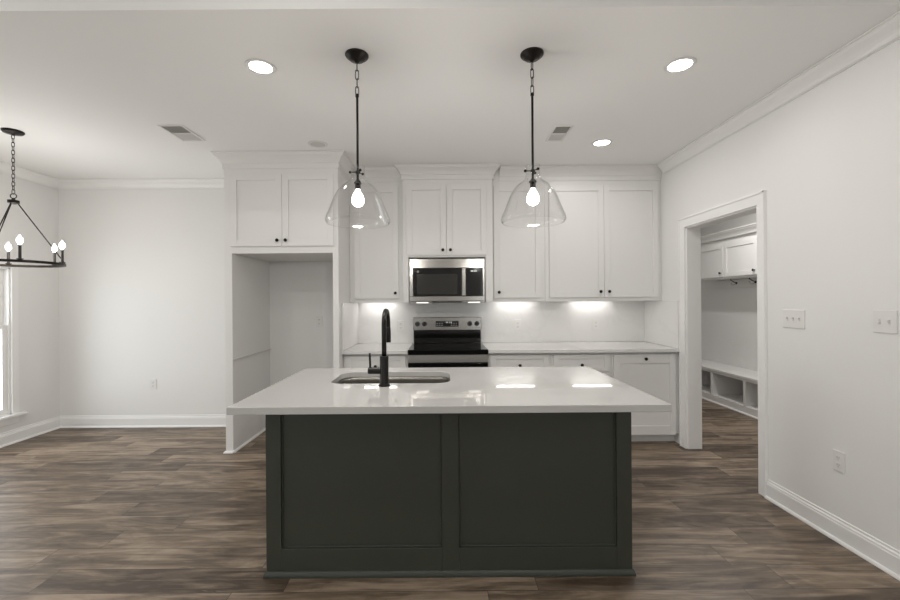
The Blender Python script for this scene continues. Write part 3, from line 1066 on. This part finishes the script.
def vent(x0, x1, y0, y1, label):
    t = thing('ceiling_vent', label, 'vent', ((x0 + x1) / 2, (y0 + y1) / 2, ZC), 'ceiling vents')
    F = D(ZC)
    f = 0.016
    b = nb()
    fbox(b, F, x0, x1, y0, y0 + f, 0.0005, 0.007)
    fbox(b, F, x0, x1, y1 - f, y1, 0.0005, 0.007)
    fbox(b, F, x0, x0 + f, y0 + f, y1 - f, 0.0005, 0.007)
    fbox(b, F, x1 - f, x1, y0 + f, y1 - f, 0.0005, 0.007)
    ym = (y0 + y1) / 2
    fbox(b, F, x0 + f, x1 - f, ym - 0.006, ym + 0.006, 0.0005, 0.007)
    obj('frame', b, M_PLATE, t, bevel=0.0015)
    obj('backing', fbox(nb(), F, x0 + f, x1 - f, y0 + f, y1 - f, 0.0003, 0.001), M_SLOTG, t)
    for a, c, tilt in ((y0 + f, ym - 0.006, 1), (ym + 0.006, y1 - f, -1)):
        n = 7
        b = nb()
        for k in range(n):
            yc = a + (c - a) * (k + 0.5) / n
            h_ = 0.0060
            q = [(x0 + f, yc - h_ * 0.62, ZC - 0.004 - 0.0012 * tilt), (x1 - f, yc - h_ * 0.62, ZC - 0.004 - 0.0012 * tilt),
                 (x1 - f, yc + h_ * 0.62, ZC - 0.004 + 0.0012 * tilt), (x0 + f, yc + h_ * 0.62, ZC - 0.004 + 0.0012 * tilt)]
            lo = [b.verts.new(p) for p in q]
            hi = [b.verts.new((p[0], p[1], p[2] + 0.0006)) for p in q]
            b.faces.new(lo); b.faces.new(hi[::-1])
            for j in range(4):
                b.faces.new((lo[j], lo[(j + 1) % 4], hi[(j + 1) % 4], hi[j]))
        obj('louvres', b, M_PLATE, t)


vent(-2.175, -1.985, 3.21, 3.53, 'white louvred ceiling vent over the dining side, left of the cabinets')
vent(0.885, 1.030, 3.27, 3.59, 'white louvred ceiling vent just right of the right pendant')

# ------------------------------------------------------------------ chandelier
cxx, cyy = -3.377, 3.309
t = thing('chandelier', 'black ring chandelier with six lit candle bulbs, hanging on a chain', 'chandelier', (cxx, cyy, ZC))
obj('canopy', lathe(nb(), D(ZC), cxx, cyy, [(0.068, 0.0005), (0.068, 0.010), (0.060, 0.018), (0.012, 0.024), (0.008, 0.036), (0, 0.037)], 32), M_BRONZE, t, smooth=True)
obj('chain', chain(nb(), cxx, cyy, 2.250, ZC - 0.030, L=0.038, wd=0.009, r=0.0024), M_BRONZE, t, smooth=True)
b = nb()
pts = [(cxx + 0.019 * math.cos(2 * PI * k / 20), cyy + 0.006 * math.cos(2 * PI * k / 20), 2.232 + 0.019 * math.sin(2 * PI * k / 20)) for k in range(20)]
tube(b, pts, 0.0035, 8, closed=True)
lathe(b, U(2.180), cxx, cyy, [(0.012, -0.012), (0.036, -0.004), (0.036, 0.018), (0.012, 0.024), (0.008, 0.036)], 20)
obj('hub', b, M_BRONZE, t, smooth=False)
ef = Vector((0.714, -0.700)); er = Vector((0.700, 0.714))
RR, zr = 0.302, 1.702
n = 72
b = nb()
rows = []
for k in range(n):
    a = 2 * PI * k / n
    rows.append([b.verts.new((cxx + r * math.cos(a), cyy + r * math.sin(a), z)) for r, z in ((RR - 0.006, zr - 0.010), (RR + 0.006, zr - 0.010), (RR + 0.006, zr + 0.010), (RR - 0.006, zr + 0.010))])
for k in range(n):
    a, c = rows[k], rows[(k + 1) % n]
    for j in range(4):
        b.faces.new((a[j], a[(j + 1) % 4], c[(j + 1) % 4], c[j]))
obj('ring', b, M_BRONZE, t)
for ph in (90, 210, 330):
    a = math.radians(ph)
    d = ef * math.cos(a) + er * math.sin(a)
    obj('hanging_rod', tube(nb(), [(cxx + d.x * 0.028, cyy + d.y * 0.028, 2.172), (cxx + d.x * (RR), cyy + d.y * (RR), zr + 0.012)], 0.0042, 10), M_BRONZE, t, smooth=True)
for k in range(6):
    a = math.radians(6 + 60 * k)
    d = ef * math.cos(a) + er * math.sin(a)
    px, py = cxx + d.x * RR, cyy + d.y * RR
    b = nb()
    lathe(b, U(zr), px, py, [(0.008, 0.009), (0.020, 0.014), (0.021, 0.018), (0.010, 0.020), (0.0095, 0.022), (0.0095, 0.118), (0.008, 0.120)], 16)
    c_ = obj('candle_sleeve', b, M_CANDLE, t, smooth=False)
    b = nb()
    lathe(b, U(zr + 0.120), px, py, [(0.007, 0), (0.012, 0.012), (0.0195, 0.028), (0.018, 0.045), (0.008, 0.062), (0.002, 0.074), (0, 0.076)], 16)
    obj('bulb', b, M_BULB, c_, smooth=True)
point_light('chandelier_lamp', (cxx, cyy, zr + 0.17), 12.5, 0.25)


# ------------------------------------------------------------------ wall plates
def outlet(F, u, v, label, origin, w=0.072, h=0.116, cat='outlet', group='wall outlets'):
    t = thing('wall_outlet', label, cat, origin, group)
    obj('cover_plate', fbox(nb(), F, u - w / 2, u + w / 2, v - h / 2, v + h / 2, 0.0005, 0.006), M_PLATE, t, bevel=0.002)
    for s in (-1, 1):
        rc = obj('receptacle', fbox(nb(), F, u - 0.017, u + 0.017, v + s * 0.021 - 0.014, v + s * 0.021 + 0.014, 0.006, 0.0075), M_PLATE, t, bevel=0.001)
        b = nb()
        for du in (-0.007, 0.005):
            fbox(b, F, u + du, u + du + 0.002, v + s * 0.021 - 0.004, v + s * 0.021 + 0.006, 0.0075, 0.0078)
        fbox(b, F, u - 0.002, u + 0.002, v + s * 0.021 - 0.010, v + s * 0.021 - 0.007, 0.0075, 0.0078)
        obj('slots', b, M_SLOT, rc)


def switch(F, u, v, gangs, ups, label, origin):
    t = thing('light_switch', label, 'switch', origin, 'wall switches')
    w, h = 0.072 + 0.046 * (gangs - 1), 0.116
    obj('cover_plate', fbox(nb(), F, u - w / 2, u + w / 2, v - h / 2, v + h / 2, 0.0005, 0.006), M_PLATE, t, bevel=0.002)
    for k in range(gangs):
        uc = u + (k - (gangs - 1) / 2) * 0.046
        s = ups[k]
        b = nb()
        fbox(b, F, uc - 0.0055, uc + 0.0055, v - 0.013, v + 0.013, 0.006, 0.0068)
        obj('toggle_slot', b, M_CABIN, t)
        b = nb()
        fbox(b, F, uc - 0.0042, uc + 0.0042, v + s * 0.006 - 0.005, v + s * 0.006 + 0.005, 0.006, 0.019)
        obj('toggle', b, M_PLATE, t, bevel=0.001)


switch(W(XR), 2.690, 1.252, 3, (1, 1, 1), 'white triple switch plate on the right wall nearer the doorway', (XR, 2.690, 1.252))
switch(W(XR), 2.135, 1.262, 2, (1, -1), 'white double switch plate on the right wall, farther from the doorway', (XR, 2.135, 1.262))
outlet(W(XR), 2.390, 0.455, 'white outlet low on the right wall under the switch plates', (XR, 2.390, 0.455))
outlet(S(YB), -3.235, 0.475, 'white outlet low on the dining area back wall', (-3.235, YB, 0.475))
outlet(S(YB), -1.379, 1.160, 'white outlet inside the refrigerator recess', (-1.379, YB, 1.160))
outlet(S(YB - 0.013), 0.83, 1.11, 'white outlet on the backsplash just right of the range', (0.83, YB - 0.013, 1.11))
outlet(S(YB - 0.013), 1.70, 1.11, 'white outlet on the backsplash near the right corner', (1.70, YB - 0.013, 1.11))
outlet(S(YB - 0.013), -0.47, 1.11, 'white outlet on the backsplash left of the range, beside the faucet', (-0.47, YB - 0.013, 1.11))

# ------------------------------------------------------------------ mudroom
BX = 3.607
t = thing('mudroom_bench', 'low white built-in bench with open cubbies seen through the doorway', 'bench', (BX, 5.2, 0))
y0, y1 = 3.80, 6.90
obj('seat', bx(BX - 0.012, MX - 0.001, y0, y1, 0.425, 0.452), M_CAB, t, bevel=0.003)
b = nb()
box(b, BX, MX - 0.001, y0, y1, 0.001, 0.095)
box(b, BX + 0.001, BX + 0.02, y0, y1, 0.395, 0.4245)
obj('base', b, M_CAB, t, bevel=0.002)
obj('back_board', bx(MX - 0.014, MX - 0.001, y0, y1, 0.096, 0.4245), M_CAB, t)
ys = [3.80 + 0.018, 4.42, 5.037, 5.653, 6.27, 6.90 - 0.018]
for yy in ys:
    obj('divider', bx(BX, MX - 0.015, yy - 0.018, yy + 0.018, 0.096, 0.3945), M_CAB, t, bevel=0.0015)
b = nb()
sweep(b, [(BX, y0), (BX, y1)], SHOE_PROF, 1)
obj('shoe_moulding', b, M_TRIM, t)
LX = 3.73
locs = [(4.345, 'white mudroom wall cabinet nearest the camera, behind the door casing'), (4.95, 'white mudroom wall cabinet above the two wall hooks, nearer one'),
        (5.555, 'white mudroom wall cabinet next to the far door jamb')]
for yy, lb in locs:
    t = thing('mudroom_cabinet', lb, 'cabinet', (LX, yy + 0.3, 1.65), 'mudroom wall cabinets')
    obj('carcass', bx(LX, MX - 0.001, yy + 0.001, yy + 0.604, 1.65, 2.17), M_CAB, t, bevel=0.001)
    d = shaker('door', W(LX), yy + 0.008, yy + 0.597, 1.672, 2.105, t)
    knob(W(LX), yy + 0.045, 1.725, 0.02, d)
b = nb()
box(b, LX - 0.02, MX - 0.001, 4.345, 6.16, 2.171, 2.19)
sweep(b, [(LX - 0.02, 4.345), (LX - 0.02, 6.16)], [(o_, z) for o_, z in crown_prof(2.262)], 1)
box(b, LX - 0.02, MX - 0.001, 4.345, 6.16, 2.19, 2.260)
o = obj('crown_moulding', b, M_CAB, origin=(LX, 5.25, 2.171), bevel=0.001)
tag(o, 'white crown moulding running along the top of the mudroom cabinets', 'moulding')
o = obj('hook_rail', bx(MX - 0.020, MX - 0.001, 4.5, 6.2, 1.53, 1.645), M_CAB, origin=(MX, 5.3, 1.53), bevel=0.003)
tag(o, 'white hook board on the mudroom wall under the cabinets', 'rail')
for yy, lb in ((5.73, 'dark metal wall hook in the mudroom, farther one'), (5.38, 'dark metal wall hook in the mudroom, beside the door casing')):
    t = thing('coat_hook', lb, 'hook', (MX - 0.02, yy, 1.59), 'mudroom coat hooks')
    F = W(MX - 0.02)
    obj('mount_plate', lathe(nb(), F, yy, 1.595, [(0.016, 0.0005), (0.016, 0.004), (0.010, 0.007)], 18), M_BLACK, t)
    b = nb()
    tube(b, [F(yy, 1.595, 0.004), F(yy, 1.575, 0.03), F(yy, 1.57, 0.06), F(yy, 1.59, 0.075)], 0.0055, 10)
    ball(b, F(yy, 1.595, 0.077), 0.011, 12)
    obj('lower_prong', b, M_CHROME, t, smooth=True)
    b = nb()
    tube(b, [F(yy, 1.60, 0.004), F(yy, 1.612, 0.04), F(yy, 1.635, 0.075)], 0.005, 10)
    ball(b, F(yy, 1.64, 0.08), 0.009, 12)
    obj('upper_prong', b, M_BLACK, t, smooth=True)
